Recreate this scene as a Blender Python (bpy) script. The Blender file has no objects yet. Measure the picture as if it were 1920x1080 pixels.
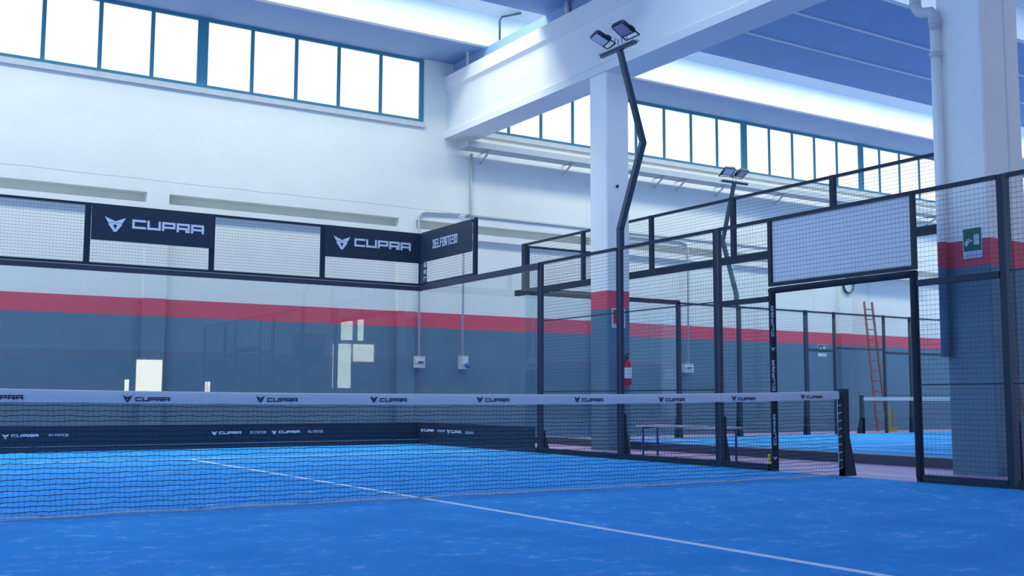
import bpy, math, random
from mathutils import Vector, Matrix
random.seed(7)
S = bpy.context.scene
COL = S.collection
# ------------------------------------------------------------ camera, world, sun, exposure
CAMP = (-4.33383, -8.12338, 0.82072)
YAW, PIT, ROL = 0.57465, 0.09845, 0.00168
cam = bpy.data.cameras.new('camera'); cam_o = bpy.data.objects.new('camera', cam); COL.objects.link(cam_o)
f = Vector((math.sin(YAW)*math.cos(PIT), math.cos(YAW)*math.cos(PIT), math.sin(PIT)))
r0 = Vector((math.cos(YAW), -math.sin(YAW), 0)); u0 = r0.cross(f)
r = math.cos(ROL)*r0 + math.sin(ROL)*u0; u = -math.sin(ROL)*r0 + math.cos(ROL)*u0
M = Matrix((r, u, -f)).transposed().to_4x4(); M.translation = Vector(CAMP)
cam_o.matrix_world = M
cam.sensor_width = 36; cam.lens = 2021.128/1920*36
cam.shift_x = -34.27/1920; cam.shift_y = 9.96/1920
cam.clip_end = 200
S.camera = cam_o
S.view_settings.view_transform = 'Standard'; S.view_settings.look = 'None'
S.view_settings.gamma = 1; S.view_settings.use_curve_mapping = False
S.view_settings.exposure = 0.0
S.cycles.transparent_max_bounces = 32

w = bpy.data.worlds.new('sky'); S.world = w; w.use_nodes = True
bg = w.node_tree.nodes['Background']; bg.inputs[0].default_value = (0.44, 0.68, 0.98, 1); bg.inputs[1].default_value = 1.9

def area(name, loc, rot, sx, sy, power, color):
    l = bpy.data.lights.new(name, 'AREA'); l.shape = 'RECTANGLE'; l.size = sx; l.size_y = sy
    l.energy = power; l.color = color
    o = bpy.data.objects.new(name, l); COL.objects.link(o); o.location = loc; o.rotation_euler = rot
    return o
WARM = (1.0, 0.99, 0.78); COOL = (0.80, 0.92, 1.0)
WELLS = [(8.43, 10.57), (2.15, 4.29), (-4.13, -1.99)]
# daylight in the roof lights (one strip per well and bay)
for k, (a, b) in enumerate(WELLS):
    for (x0, x1) in ((-14, 6.4), (7.2, 31)):
        pw = (840, 270, 5)[k]
        area('roof_light_daylight', ((x0+x1)/2, a+0.62, 9.70), (0, 0, 0), x1-x0, 1.1, pw*(x1-x0)/20, WARM if k == 0 else COOL)
# ------------------------------------------------------------ materials
def mat(name, col, rough=0.6, metal=0.0, spec=0.5, emit=None, noise=None, bump=None):
    m = bpy.data.materials.new(name); m.use_nodes = True
    nt = m.node_tree; b = nt.nodes['Principled BSDF']
    b.inputs['Base Color'].default_value = (*col, 1); b.inputs['Roughness'].default_value = rough
    b.inputs['Metallic'].default_value = metal; b.inputs['Specular IOR Level'].default_value = spec
    if emit:
        b.inputs['Emission Color'].default_value = (*emit[0], 1); b.inputs['Emission Strength'].default_value = emit[1]
    tc = nt.nodes.new('ShaderNodeNewGeometry')
    if noise:
        sc, amt = noise
        n = nt.nodes.new('ShaderNodeTexNoise'); n.inputs['Scale'].default_value = sc; n.inputs['Detail'].default_value = 5
        nt.links.new(tc.outputs['Position'], n.inputs['Vector'])
        mx = nt.nodes.new('ShaderNodeMix'); mx.data_type = 'RGBA'
        mx.inputs['A'].default_value = (*[c*(1-amt) for c in col], 1); mx.inputs['B'].default_value = (*[min(1, c*(1+amt)) for c in col], 1)
        nt.links.new(n.outputs['Fac'], mx.inputs['Factor']); nt.links.new(mx.outputs['Result'], b.inputs['Base Color'])
    if bump:
        sc, st = bump
        n = nt.nodes.new('ShaderNodeTexNoise'); n.inputs['Scale'].default_value = sc; n.inputs['Detail'].default_value = 6
        nt.links.new(tc.outputs['Position'], n.inputs['Vector'])
        bp = nt.nodes.new('ShaderNodeBump'); bp.inputs['Strength'].default_value = st; bp.inputs['Distance'].default_value = 0.02
        nt.links.new(n.outputs['Fac'], bp.inputs['Height']); nt.links.new(bp.outputs['Normal'], b.inputs['Normal'])
    return m

WHITE = (0.85, 0.86, 0.81); RED = (0.72, 0.09, 0.14); GREY = (0.105, 0.205, 0.295)
def banded(name, zt, zb, crack=False):
    """white paint above, red band, grey paint below - by height in metres"""
    m = mat(name, WHITE, 0.62, bump=(9, 0.12)); nt = m.node_tree; b = nt.nodes['Principled BSDF']
    g = nt.nodes.new('ShaderNodeNewGeometry'); s = nt.nodes.new('ShaderNodeSeparateXYZ'); nt.links.new(g.outputs['Position'], s.inputs[0])
    n = nt.nodes.new('ShaderNodeTexNoise'); n.inputs['Scale'].default_value = 1.6; n.inputs['Detail'].default_value = 7
    nt.links.new(g.outputs['Position'], n.inputs['Vector'])
    def gt(v):
        q = nt.nodes.new('ShaderNodeMath'); q.operation = 'GREATER_THAN'; q.inputs[1].default_value = v
        nt.links.new(s.outputs['Z'], q.inputs[0]); return q.outputs[0]
    def mix(fac, A, B):
        q = nt.nodes.new('ShaderNodeMix'); q.data_type = 'RGBA'
        if isinstance(fac, float): q.inputs['Factor'].default_value = fac
        else: nt.links.new(fac, q.inputs['Factor'])
        for k, v in (('A', A), ('B', B)):
            if isinstance(v, tuple): q.inputs[k].default_value = (*v, 1)
            else: nt.links.new(v, q.inputs[k])
        return q.outputs['Result']
    wv = mix(n.outputs['Fac'], tuple(c*0.93 for c in WHITE), tuple(min(1, c*1.05) for c in WHITE))
    gv = mix(n.outputs['Fac'], tuple(c*0.85 for c in GREY), tuple(c*1.15 for c in GREY))
    c = mix(gt(zt), mix(gt(zb), gv, RED), wv)
    if crack:   # hairline joint in the render above the panels
        q = nt.nodes.new('ShaderNodeMath'); q.operation = 'MULTIPLY_ADD'; q.inputs[1].default_value = 0.05
        nt.links.new(n.outputs['Fac'], q.inputs[0]); nt.links.new(s.outputs['Z'], q.inputs[2])
        cmpn = nt.nodes.new('ShaderNodeMath'); cmpn.operation = 'COMPARE'; cmpn.inputs[1].default_value = 4.855; cmpn.inputs[2].default_value = 0.0035
        nt.links.new(q.outputs[0], cmpn.inputs[0])
        c = mix(cmpn.outputs[0], c, (0.3, 0.33, 0.38))
    nt.links.new(c, b.inputs['Base Color'])
    return m
M_WALL = banded('painted_wall', 2.652, 2.331, True)
_w = WHITE; WHITE = (0.95, 0.955, 0.93); M_COLP = banded('painted_column', 2.655, 2.345); WHITE = _w
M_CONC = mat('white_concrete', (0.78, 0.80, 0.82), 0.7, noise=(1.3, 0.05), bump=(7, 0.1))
M_CEIL_SHADE = mat('shaded_ceiling_concrete', (0.23, 0.37, 0.60), 0.75, noise=(1.1, 0.06))  # same paint as the wells, with the underside's shade put into the colour
M_SILL = mat('stone_sill', (0.66, 0.68, 0.68), 0.7, noise=(6, 0.15))
M_TEAL = mat('teal_window_paint', (0.06, 0.28, 0.38), 0.5)
M_BLACK = mat('dark_powder_coat', (0.014, 0.032, 0.055), 0.45, spec=0.3)
M_BLACK2 = mat('dark_channel', (0.035, 0.045, 0.085), 0.4)
M_WIRE = mat('dark_wire', (0.035, 0.065, 0.105), 0.45)
M_BANNER = mat('black_banner', (0.010, 0.026, 0.058), 0.55)
M_PRINT = mat('white_print', (0.72, 0.78, 0.90), 0.6)
M_PRINTG = mat('grey_print', (0.42, 0.52, 0.72), 0.6)
M_PAD = mat('black_foam_pad', (0.012, 0.018, 0.03), 0.8)
M_TAPE = mat('net_tape', (0.72, 0.76, 0.84), 0.7, noise=(14, 0.05))
M_NET = mat('net_cord', (0.006, 0.014, 0.035), 0.8)
M_LINE = mat('white_line', (0.85, 0.92, 0.98), 0.8)
M_LEAD = mat('lead_cord', (0.75, 0.82, 0.92), 0.8, noise=(30, 0.5))
M_GALV = mat('galvanised', (0.50, 0.54, 0.56), 0.45, 0.3)
M_PVC = mat('grey_pvc', (0.52, 0.56, 0.60), 0.5)
M_PIPE = mat('cream_pipe', (0.62, 0.63, 0.66), 0.5)
M_BOX = mat('switch_box', (0.55, 0.60, 0.62), 0.5)
M_BLUE = mat('blue_plug', (0.01, 0.12, 0.45), 0.4)
M_BENCH = mat('bench_leg_blue', (0.01, 0.05, 0.28), 0.4)
M_SEAT = mat('bench_slat', (0.55, 0.48, 0.55), 0.6)
M_REDP = mat('extinguisher_red', (0.55, 0.01, 0.03), 0.3)
M_LADDER = mat('ladder_wood', (0.26, 0.08, 0.07), 0.6, noise=(10, 0.2))
M_BROOM = mat('broom_wood', (0.22, 0.12, 0.09), 0.6)
M_YEL = mat('yellow_plastic', (0.75, 0.52, 0.02), 0.5)
M_GREEN = mat('sign_green', (0.006, 0.16, 0.11), 0.5)
M_SIGNW = mat('sign_white', (0.62, 0.70, 0.82), 0.5)
M_SIGNR = mat('sign_red', (0.6, 0.02, 0.05), 0.5)
M_SHEET = mat('pale_sheet', (0.92, 0.94, 0.98), 0.7)
_n = M_SHEET.node_tree; _t = _n.nodes.new('ShaderNodeBsdfTranslucent'); _t.inputs[0].default_value = (0.95, 0.97, 1.0, 1); _x = _n.nodes.new('ShaderNodeMixShader'); _x.inputs[0].default_value = 0.5
_n.links.new(_n.nodes['Principled BSDF'].outputs[0], _x.inputs[1]); _n.links.new(_t.outputs[0], _x.inputs[2]); _n.links.new(_x.outputs[0], _n.nodes['Material Output'].inputs[0])
M_LENS = mat('lamp_glass', (0.30, 0.26, 0.42), 0.25)
M_CHIP = mat('lamp_reflector', (0.55, 0.62, 0.75), 0.3)
M_POLE = mat('pole_coat', (0.045, 0.095, 0.135), 0.28, 0.4)
M_FLOOR = mat('red_floor_paint', (0.58, 0.40, 0.66), 0.4, noise=(0.9, 0.12))
M_PANE = mat('daylit_frosted_pane', (0.25, 0.25, 0.24), 0.4, emit=((1.0, 0.99, 0.88), 1.0))
M_DAY = mat('daylit_opening', (0.8, 0.8, 0.7), 0.9, emit=((1.0, 1.0, 0.82), 13.0))

def glass(name, tint, rough=0.0, ior=1.5, boost=1.0):
    m = bpy.data.materials.new(name); m.use_nodes = True; nt = m.node_tree; nt.nodes.clear()
    o = nt.nodes.new('ShaderNodeOutputMaterial'); t = nt.nodes.new('ShaderNodeBsdfTransparent'); g = nt.nodes.new('ShaderNodeBsdfGlossy')
    t.inputs[0].default_value = (*tint, 1); g.inputs['Roughness'].default_value = rough
    fr = nt.nodes.new('ShaderNodeFresnel')
    ge = nt.nodes.new('ShaderNodeNewGeometry'); mr = nt.nodes.new('ShaderNodeMapRange')      # same reflectance on the way in and out of the thin pane
    mr.inputs['To Min'].default_value = ior; mr.inputs['To Max'].default_value = 1/ior
    nt.links.new(ge.outputs['Backfacing'], mr.inputs['Value']); nt.links.new(mr.outputs['Result'], fr.inputs[0])
    mx = nt.nodes.new('ShaderNodeMixShader'); mu = nt.nodes.new('ShaderNodeMath'); mu.operation = 'MULTIPLY'; mu.inputs[1].default_value = boost; mu.use_clamp = True
    nt.links.new(fr.outputs[0], mu.inputs[0]); nt.links.new(mu.outputs[0], mx.inputs[0])
    nt.links.new(t.outputs[0], mx.inputs[1]); nt.links.new(g.outputs[0], mx.inputs[2]); nt.links.new(mx.outputs[0], o.inputs[0])
    return m
M_GLASS = glass('tempered_glass', (0.93, 0.965, 0.98))

def turf():
    m = mat('blue_turf', (0.006, 0.16, 0.62), 0.75, spec=0.25); nt = m.node_tree; b = nt.nodes['Principled BSDF']
    g = nt.nodes.new('ShaderNodeNewGeometry')
    def noise(scale, det, sx=1, sy=1, rough=0.6):
        mp = nt.nodes.new('ShaderNodeMapping'); mp.inputs['Scale'].default_value = (sx, sy, 1); mp.inputs['Rotation'].default_value = (0, 0, math.radians(30))
        nt.links.new(g.outputs['Position'], mp.inputs['Vector'])
        n = nt.nodes.new('ShaderNodeTexNoise'); n.inputs['Scale'].default_value = scale; n.inputs['Detail'].default_value = det; n.inputs['Roughness'].default_value = rough
        nt.links.new(mp.outputs[0], n.inputs['Vector']); return n.outputs['Fac']
    def ramp(x, a, b_):
        q = nt.nodes.new('ShaderNodeMapRange'); q.inputs['From Min'].default_value = a; q.inputs['From Max'].default_value = b_
        nt.links.new(x, q.inputs['Value']); return q.outputs['Result']
    def mix(fac, A, B):
        q = nt.nodes.new('ShaderNodeMix'); q.data_type = 'RGBA'; nt.links.new(fac, q.inputs['Factor'])
        for k, v in (('A', A), ('B', B)):
            if isinstance(v, tuple): q.inputs[k].default_value = (*v, 1)
            else: nt.links.new(v, q.inputs[k])
        return q.outputs['Result']
    base = mix(ramp(noise(1.3, 6), 0.35, 0.68), (0.014, 0.28, 0.74), (0.028, 0.38, 0.92))
    base = mix(ramp(noise(45, 3, 1, 2.2), 0.35, 0.8), base, (0.04, 0.40, 0.90))
    a = ramp(noise(7.0, 8, 0.9, 1.2, 0.78), 0.535, 0.65)
    c = nt.nodes.new('ShaderNodeMath'); c.operation = 'MULTIPLY'; nt.links.new(a, c.inputs[0]); nt.links.new(ramp(noise(1.3, 3), 0.40, 0.56), c.inputs[1])
    base = mix(c.outputs[0], base, (0.38, 0.64, 0.98))          # drifts of silica sand
    nt.links.new(base, b.inputs['Base Color'])
    n = noise(160, 2); bp = nt.nodes.new('ShaderNodeBump'); bp.inputs['Strength'].default_value = 0.5; bp.inputs['Distance'].default_value = 0.01
    nt.links.new(n, bp.inputs['Height']); nt.links.new(bp.outputs['Normal'], b.inputs['Normal'])
    return m
M_TURF = turf()

# ------------------------------------------------------------ mesh helpers
class MB:
    def __init__(s): s.v = []; s.f = []; s.m = []; s.mi = 0
    def add(s, vs, fs):
        k = len(s.v); s.v += [Vector(v) for v in vs]; s.f += [[k+i for i in q] for q in fs]; s.m += [s.mi]*len(fs); return s
    def box(s, x0, x1, y0, y1, z0, z1):
        return s.add([(x, y, z) for z in (z0, z1) for y in (y0, y1) for x in (x0, x1)],
                     [(0, 2, 3, 1), (4, 5, 7, 6), (0, 1, 5, 4), (2, 6, 7, 3), (0, 4, 6, 2), (1, 3, 7, 5)])
    def bar(s, p, q, w_, h, side=None):
        """rectangular bar from p to q, w_ across (horizontal), h the other way"""
        p, q = Vector(p), Vector(q); d = (q-p).normalized()
        a = Vector(side) if side else (d.cross(Vector((0, 0, 1))) if abs(d.z) < 0.99 else Vector((1, 0, 0)))
        a = (a - d*a.dot(d)).normalized(); b = d.cross(a)
        vs = [c + a*i*w_/2 + b*j*h/2 for c in (p, q) for j in (-1, 1) for i in (-1, 1)]
        return s.add(vs, [(0, 2, 3, 1), (4, 5, 7, 6), (0, 1, 5, 4), (2, 6, 7, 3), (0, 4, 6, 2), (1, 3, 7, 5)])
    def wire(s, p, q, rad):
        """three sided wire"""
        p, q = Vector(p), Vector(q); d = (q-p).normalized()
        a = d.cross(Vector((0.3, 0.5, 0.8))).normalized(); b = d.cross(a)
        vs = [c + rad*(a*math.cos(t)+b*math.sin(t)) for c in (p, q) for t in (0, 2.094, 4.189)]
        return s.add(vs, [(0, 1, 4, 3), (1, 2, 5, 4), (2, 0, 3, 5)])
    def tube(s, pts, rad, n=10, caps=True):
        pts = [Vector(p) for p in pts]; rings = []; prev = None
        for i, p in enumerate(pts):
            d = (pts[min(i+1, len(pts)-1)] - pts[max(i-1, 0)]).normalized()
            if prev is None:
                a = d.cross(Vector((0, 0, 1))) if abs(d.z) < 0.95 else d.cross(Vector((1, 0, 0)))
            else: a = prev - d*prev.dot(d)
            a.normalize(); prev = a; b = d.cross(a)
            rr = rad[i] if isinstance(rad, (list, tuple)) else rad
            rings.append([p + rr*(a*math.cos(2*math.pi*k/n) + b*math.sin(2*math.pi*k/n)) for k in range(n)])
        vs = [v for g in rings for v in g]; fs = []
        for i in range(len(pts)-1):
            for k in range(n): fs.append((i*n+k, i*n+(k+1) % n, (i+1)*n+(k+1) % n, (i+1)*n+k))
        if caps: fs += [tuple(range(n-1, -1, -1)), tuple((len(pts)-1)*n+k for k in range(n))]
        return s.add(vs, fs)
    def prism(s, poly, o, uu, vv, n, t):
        """2D polygon extruded by t along n (either sign)"""
        o, uu, vv, n = Vector(o), Vector(uu), Vector(vv), Vector(n); k = len(poly)
        A = [o+uu*x+vv*y for x, y in poly]; vs = A + [a+n*t for a in A]
        return s.add(vs, [tuple(range(k)), tuple(range(2*k-1, k-1, -1))] + [(i, (i+1) % k, k+(i+1) % k, k+i) for i in range(k)])
    def build(s, name, mats, parent=None, origin=None, smooth=False):
        if not isinstance(mats, (list, tuple)): mats = [mats]
        if origin is None:
            if parent is not None: origin = parent.matrix_world.translation if False else parent['_o']
            else:
                xs = [v.x for v in s.v]; ys = [v.y for v in s.v]; zs = [v.z for v in s.v]
                origin = ((min(xs)+max(xs))/2, (min(ys)+max(ys))/2, min(zs))
        O = Vector(origin)
        me = bpy.data.meshes.new(name); me.from_pydata([tuple(v-O) for v in s.v], [], s.f)
        for m in mats: me.materials.append(m)
        for p, i in zip(me.polygons, s.m): p.material_index = i
        if smooth:
            for p in me.polygons: p.use_smooth = True
        import bmesh
        b = bmesh.new(); b.from_mesh(me); bmesh.ops.recalc_face_normals(b, faces=b.faces); b.to_mesh(me); b.free()
        o = bpy.data.objects.new(name, me); COL.objects.link(o)
        if parent is not None:
            o.parent = parent; o.location = O - Vector(parent['_o'])
        else: o.location = O
        o['_o'] = tuple(O)
        return o
def tag(o, label=None, cat=None, group=None, kind=None):
    if label: o['label'] = label
    if cat: o['category'] = cat
    if group: o['group'] = group
    if kind: o['kind'] = kind
    return o
def empty(name, loc, label, cat, group=None):
    o = bpy.data.objects.new(name, None); COL.objects.link(o); o.location = loc; o.empty_display_size = 0.1
    o['_o'] = tuple(loc); return tag(o, label, cat, group)
def one(name, mats, label, cat, group=None, smooth=False):
    return lambda mb: tag(mb.build(name, mats, smooth=smooth), label, cat, group)

# lettering: stroke glyphs on a unit cell
G = {'C': [[(1, 1), (0, 1), (0, 0), (1, 0)]], 'U': [[(0, 1), (0, 0), (1, 0), (1, 1)]],
     'P': [[(0, 0), (0, 1), (1, 1), (1, .38), (0, .38)]], 'R': [[(0, 0), (0, 1), (1, 1), (1, .38), (0, .38)], [(.8, .38), (.8, 0), (1.0, 0)]],
     'A': [[(0, 0), (0, 1), (1, 1), (1, 0)], [(0, .38), (1, .38)]], 'B': [[(0, 0), (0, 1), (.85, 1), (.85, .52), (0, .52)], [(.85, .5), (1, .46), (1, 0), (0, 0)]],
     'E': [[(1, 1), (0, 1), (0, 0), (1, 0)], [(0, .5), (.9, .5)]], 'L': [[(0, 1), (0, 0), (1, 0)]], 'F': [[(1, 1), (0, 1), (0, 0)], [(0, .52), (.9, .52)]],
     'O': [[(0, 0), (0, 1), (1, 1), (1, 0), (0, 0)]], '0': [[(0, 0), (0, 1), (1, 1), (1, 0), (0, 0)]], 'T': [[(0, 1), (1, 1)], [(.5, 1), (.5, 0)]],
     '9': [[(0, 0), (1, 0), (1, 1), (0, 1), (0, .45), (1, .45)]], ' ': []}
def text(mb, s, o, uu, vv, n, h, cw, gap, t, depth=0.004):
    """o = lower left corner, uu/vv unit axes, h cap height, cw letter width, t stroke"""
    uu, vv, o, n = Vector(uu), Vector(vv), Vector(o), Vector(n); x = 0
    for ch in s:
        for li, line in enumerate(G[ch]):
            P_ = [Vector((x+t/2+q[0]*(cw-t), t/2+q[1]*(h-t))) for q in line]
            closed = len(P_) > 3 and (P_[0]-P_[-1]).length < 1e-6
            if closed: P_ = P_[:-1]
            N_ = len(P_); Lf, Rt_ = [], []
            for i in range(N_):
                d1 = (P_[i]-P_[i-1]).normalized() if (i > 0 or closed) else None
                d2 = (P_[(i+1) % N_]-P_[i]).normalized() if (i < N_-1 or closed) else None
                ext = Vector((0, 0))
                if d1 is None: d1 = d2; ext = -d2*(t/2 if li == 0 or ch == 'T' else -t/2)
                if d2 is None: d2 = d1; ext = d1*(t/2 if (ch, li) not in (('P', 0), ('R', 0), ('A', 1)) else -t/2)
                n1, n2 = Vector((-d1.y, d1.x)), Vector((-d2.y, d2.x)); mt_ = (n1+n2).normalized(); mt_ = mt_*(t/2/max(0.35, mt_.dot(n1)))
                Lf.append(P_[i]+ext+mt_); Rt_.append(P_[i]+ext-mt_)
            dd = depth*(1-0.15*li); k = len(Lf)
            vs = [o+uu*q.x+vv*q.y for q in Lf] + [o+uu*q.x+vv*q.y for q in Rt_]; vs += [v+n*dd for v in vs]
            fs = []
            for i in range(k if closed else k-1):
                j = (i+1) % k
                fs += [(i, j, k+j, k+i), (2*k+i, 3*k+i, 3*k+j, 2*k+j), (i, 2*k+i, 2*k+j, j), (k+i, k+j, 3*k+j, 3*k+i)]
            if not closed: fs += [(0, k, 3*k, 2*k), (k-1, 3*k-1, 4*k-1, 2*k-1)]
            mb.add(vs, fs)
        x += cw+gap
    return x-gap
def emblem(mb, o, uu, vv, n, w_, depth=0.004):
    h = 0.73*w_
    L1 = [(0, 1), (.5, .72), (.5, .62), (.36, .66), (.22, .60), (.17, .60)]
    L2 = [(.16, .53), (.44, 0), (.5, 0), (.5, .17), (.40, .46), (.5, .50), (.5, .60), (.32, .63), (.26, .58)]
    for P in (L1, L2):
        for sgn in (0, 1):
            mb.prism([((1-x if sgn else x)*w_, y*h) for x, y in P], o, uu, vv, n, depth)

# ------------------------------------------------------------ structure
X0, X1, YB, YW, YR = -14.0, 31.0, -14.0, 12.04, 13.2
PIERS = [(-4.66, -4.26), (0.36, 0.76), (5.46, 5.86), (10.45, 10.85), (14.5, 14.9), (18.9, 19.35), (24.0, 24.4)]
WZ0, WZ1 = 6.70, 8.06
WIN = [(-13.5, 6.02), (7.15, 29.5)]
T = 0.35
tag(MB().box(X0, X1, YB, YR, -0.3, -0.02).build('floor', M_FLOOR), kind='structure')
mb = MB()
# wall: upper slab split around the ribbon windows, stepped profile lower down
def wall_seg(a, b):
    mb.box(a, b, YW, YW+T, 4.60, WZ0)
for (a, b) in ((X0, 6.5), (6.5, X1)): wall_seg(a, b)
mb.box(X0, WIN[0][0], YW, YW+T, WZ0, 8.6); mb.box(WIN[0][1], WIN[1][0], YW, YW+T, WZ0, 8.6); mb.box(WIN[1][1], X1, YW, YW+T, WZ0, 8.6)
prev = X0
for (a, b) in PIERS + [(X1, X1)]:
    if a > prev:
        mb.box(prev, a, YW+0.26, YW+T, 4.41, 4.60)                 # groove
        mb.box(prev, a, YW, YW+T, 4.27, 4.41)
        mb.box(prev, a, YW+0.09, YW+T, -0.1, 4.28)
    if b > a: mb.box(a, b, YW, YW+T, -0.1, 4.60)
    prev = b
tag(mb.build('wall_north', M_WALL), kind='structure')
tag(MB().box(X0, X1, YB-0.3, YB, -0.1, 8.6).build('wall_south', M_WALL), kind='structure')
# roof: winged concrete tiles with wells for the roof lights
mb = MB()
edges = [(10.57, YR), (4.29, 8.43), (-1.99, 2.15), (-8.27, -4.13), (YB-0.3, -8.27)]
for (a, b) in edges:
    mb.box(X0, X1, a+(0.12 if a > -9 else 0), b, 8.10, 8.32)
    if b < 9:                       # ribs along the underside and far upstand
        mb.mi = 1  # ribs whitened, the light on their edges put into the colour
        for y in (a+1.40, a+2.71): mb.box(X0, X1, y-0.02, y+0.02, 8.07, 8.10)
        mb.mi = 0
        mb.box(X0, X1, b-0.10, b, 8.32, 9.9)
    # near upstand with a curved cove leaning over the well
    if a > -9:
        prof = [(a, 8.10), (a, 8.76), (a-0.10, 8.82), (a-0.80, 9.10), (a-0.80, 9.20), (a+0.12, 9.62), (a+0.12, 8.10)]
        n = len(prof); mb.mi = 1  # well faces: daylight on the ceiling paint put in as white concrete
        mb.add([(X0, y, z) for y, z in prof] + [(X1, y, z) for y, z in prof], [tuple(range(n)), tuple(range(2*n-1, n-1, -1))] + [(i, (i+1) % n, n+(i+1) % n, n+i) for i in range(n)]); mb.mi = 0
tag(mb.build('ceiling', [M_CEIL_SHADE, M_CONC]), kind='structure')
# ribbon windows: five panes between broad posts
wn = 0
def ribbon(x0, x1, bounds):
    global wn
    for (a, b, inner) in bounds:
        wn += 1
        fr = MB()
        fr.box(a, b, YW+0.05, YW+0.13, WZ0, WZ0+0.085); fr.box(a, b, YW+0.05, YW+0.13, WZ1-0.03, WZ1+0.12)
        fr.box(a, a+0.10, YW+0.045, YW+0.14, WZ0, WZ1+0.1); fr.box(b-0.10, b, YW+0.045, YW+0.14, WZ0, WZ1+0.1)
        for x in inner: fr.box(x-0.035, x+0.035, YW+0.06, YW+0.12, WZ0+0.08, WZ1)
        o = fr.build('window_%d' % wn, M_TEAL); tag(o, kind='structure')
        MB().box(a+0.1, b-0.1, YW+0.085, YW+0.095, WZ0+0.08, WZ1).build('pane', M_PANE, o)
        s = MB(); s.box(a, b, YW-0.06, YW+0.05, WZ0-0.11, WZ0-0.005); s.build('sill', M_SILL, o)
s5 = lambda a, b: [a+0.02+(b-a)*k/5 for k in (1, 2, 3, 4)]
ribbon(0, 0, [(-13.1, -8.4, s5(-13.1, -8.4)), (-8.4, -3.55, s5(-8.4, -3.55)), (-3.55, 1.30, [-2.45, -1.50, -0.55, 0.37]), (1.30, 6.02, [2.27, 3.17, 4.08, 5.02])])
ribbon(0, 0, [(7.15, 11.0, [8.18, 9.05, 9.94]), (11.0, 15.42, [11.83, 12.72, 13.60, 14.48]), (15.42, 19.97, [16.35, 17.22, 18.08, 18.98]),
              (19.97, 24.5, [20.78, 21.66, 22.56, 23.45]), (24.5, 29.5, s5(24.5, 29.5))])
# south wall openings that the glass mirrors
for i, (a, b, z0, z1) in enumerate(((5.35, 6.3, 1.0, 2.31), (13.25, 14.05, 1.3, 3.15), (14.15, 15.1, 2.42, 3.15), (13.6, 14.1, 3.32, 4.2), (14.35, 14.6, 3.32, 4.2), (4.95, 5.1, 1.0, 1.55), (7.9, 8.15, 0.8, 1.5))):
    o = MB().box(a, b, YB, YB+0.03, z0, z1).build('window_%d' % (wn+1+i), M_DAY); tag(o, kind='structure')

# main roof beam on the columns
bm = MB()
def ibeam(y0, y1):
    prof = [(6.50, 6.42), (6.50, 6.56), (6.58, 6.62), (6.58, 7.44), (6.50, 7.50), (6.50, 7.78), (7.14, 7.78), (7.14, 7.50), (7.06, 7.44), (7.06, 6.62), (7.14, 6.56), (7.14, 6.42)]
    n = len(prof)
    bm.add([(x, y0, z) for x, z in prof] + [(x, y1, z) for x, z in prof], [tuple(range(n)), tuple(range(2*n-1, n-1, -1))] + [(i, (i+1) % n, n+(i+1) % n, n+i) for i in range(n)])
ibeam(YB, YW)
one('roof_beam', M_CONC, 'deep white concrete beam running from the window wall over both columns', 'beam')(bm)
tag(MB().box(6.72, 6.92, YB, YW, 7.78, 8.10).build('trim_1', M_CEIL_SHADE), kind='structure')

def column(x0, x1, y0, y1, z1, label, dot=None):
    c = 0.02; m = MB()
    P = [(x0+c, y0), (x1-c, y0), (x1, y0+c), (x1, y1-c), (x1-c, y1), (x0+c, y1), (x0, y1-c), (x0, y0+c)]
    m.prism(P, (0, 0, -0.02), (1, 0, 0), (0, 1, 0), (0, 0, 1), z1+0.02)
    o = one('concrete_column', M_COLP, label, 'column')(m)
    return o
c1 = column(6.55, 7.03, 6.30, 6.79, 6.42, 'square painted column with fire extinguisher between the two courts')
MB().tube([(6.77, 6.285, 4.45), (6.77, 6.30, 4.45)], 0.028, 10).build('anchor_plug', M_BLACK, c1)
c2 = column(6.55, 7.00, -0.83, -0.24, 7.0, 'broad painted column with green emergency sign at the right')
column(7.03, 7.31, -0.81, -0.30, 7.0, 'narrow painted column right behind the broad signed column')
bl = MB(); bl.box(6.45, 7.2, -0.9, -0.2, 6.9, 7.0)

# drain pipe on the broad column
dp = empty('drain_pipe', (6.50, -0.28, 1.32), 'thick pale drain pipe with elbow running down the broad column', 'pipe')
pts = [(6.46, -0.03, 6.9), (6.46, -0.03, 5.62)] + [(6.46, -0.03-0.115*(1-math.cos(t)), 5.62-0.16*math.sin(t)) for t in (0.5, 1.0, 1.4)] + \
      [(6.46, -0.22-0.06*(math.sin(t)), 5.45-0.11*(1-math.cos(t))) for t in (0.5, 1.0, 1.5)] + [(6.46, -0.285, 5.2)]
MB().tube(pts, 0.062, 14).build('upper_elbow', M_PIPE, dp, smooth=True)
MB().tube([(6.46, -0.285, 1.32), (6.46, -0.285, 5.22)], 0.055, 14).build('downpipe', M_COLP, dp, smooth=True)
for z in (5.62, 5.30, 4.9): MB().tube([(6.46, -0.285 if z < 5.5 else -0.03, z-0.03), (6.46, -0.285 if z < 5.5 else -0.03, z+0.03)], 0.070, 14).build('collar', M_PIPE, dp, smooth=True)

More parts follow.
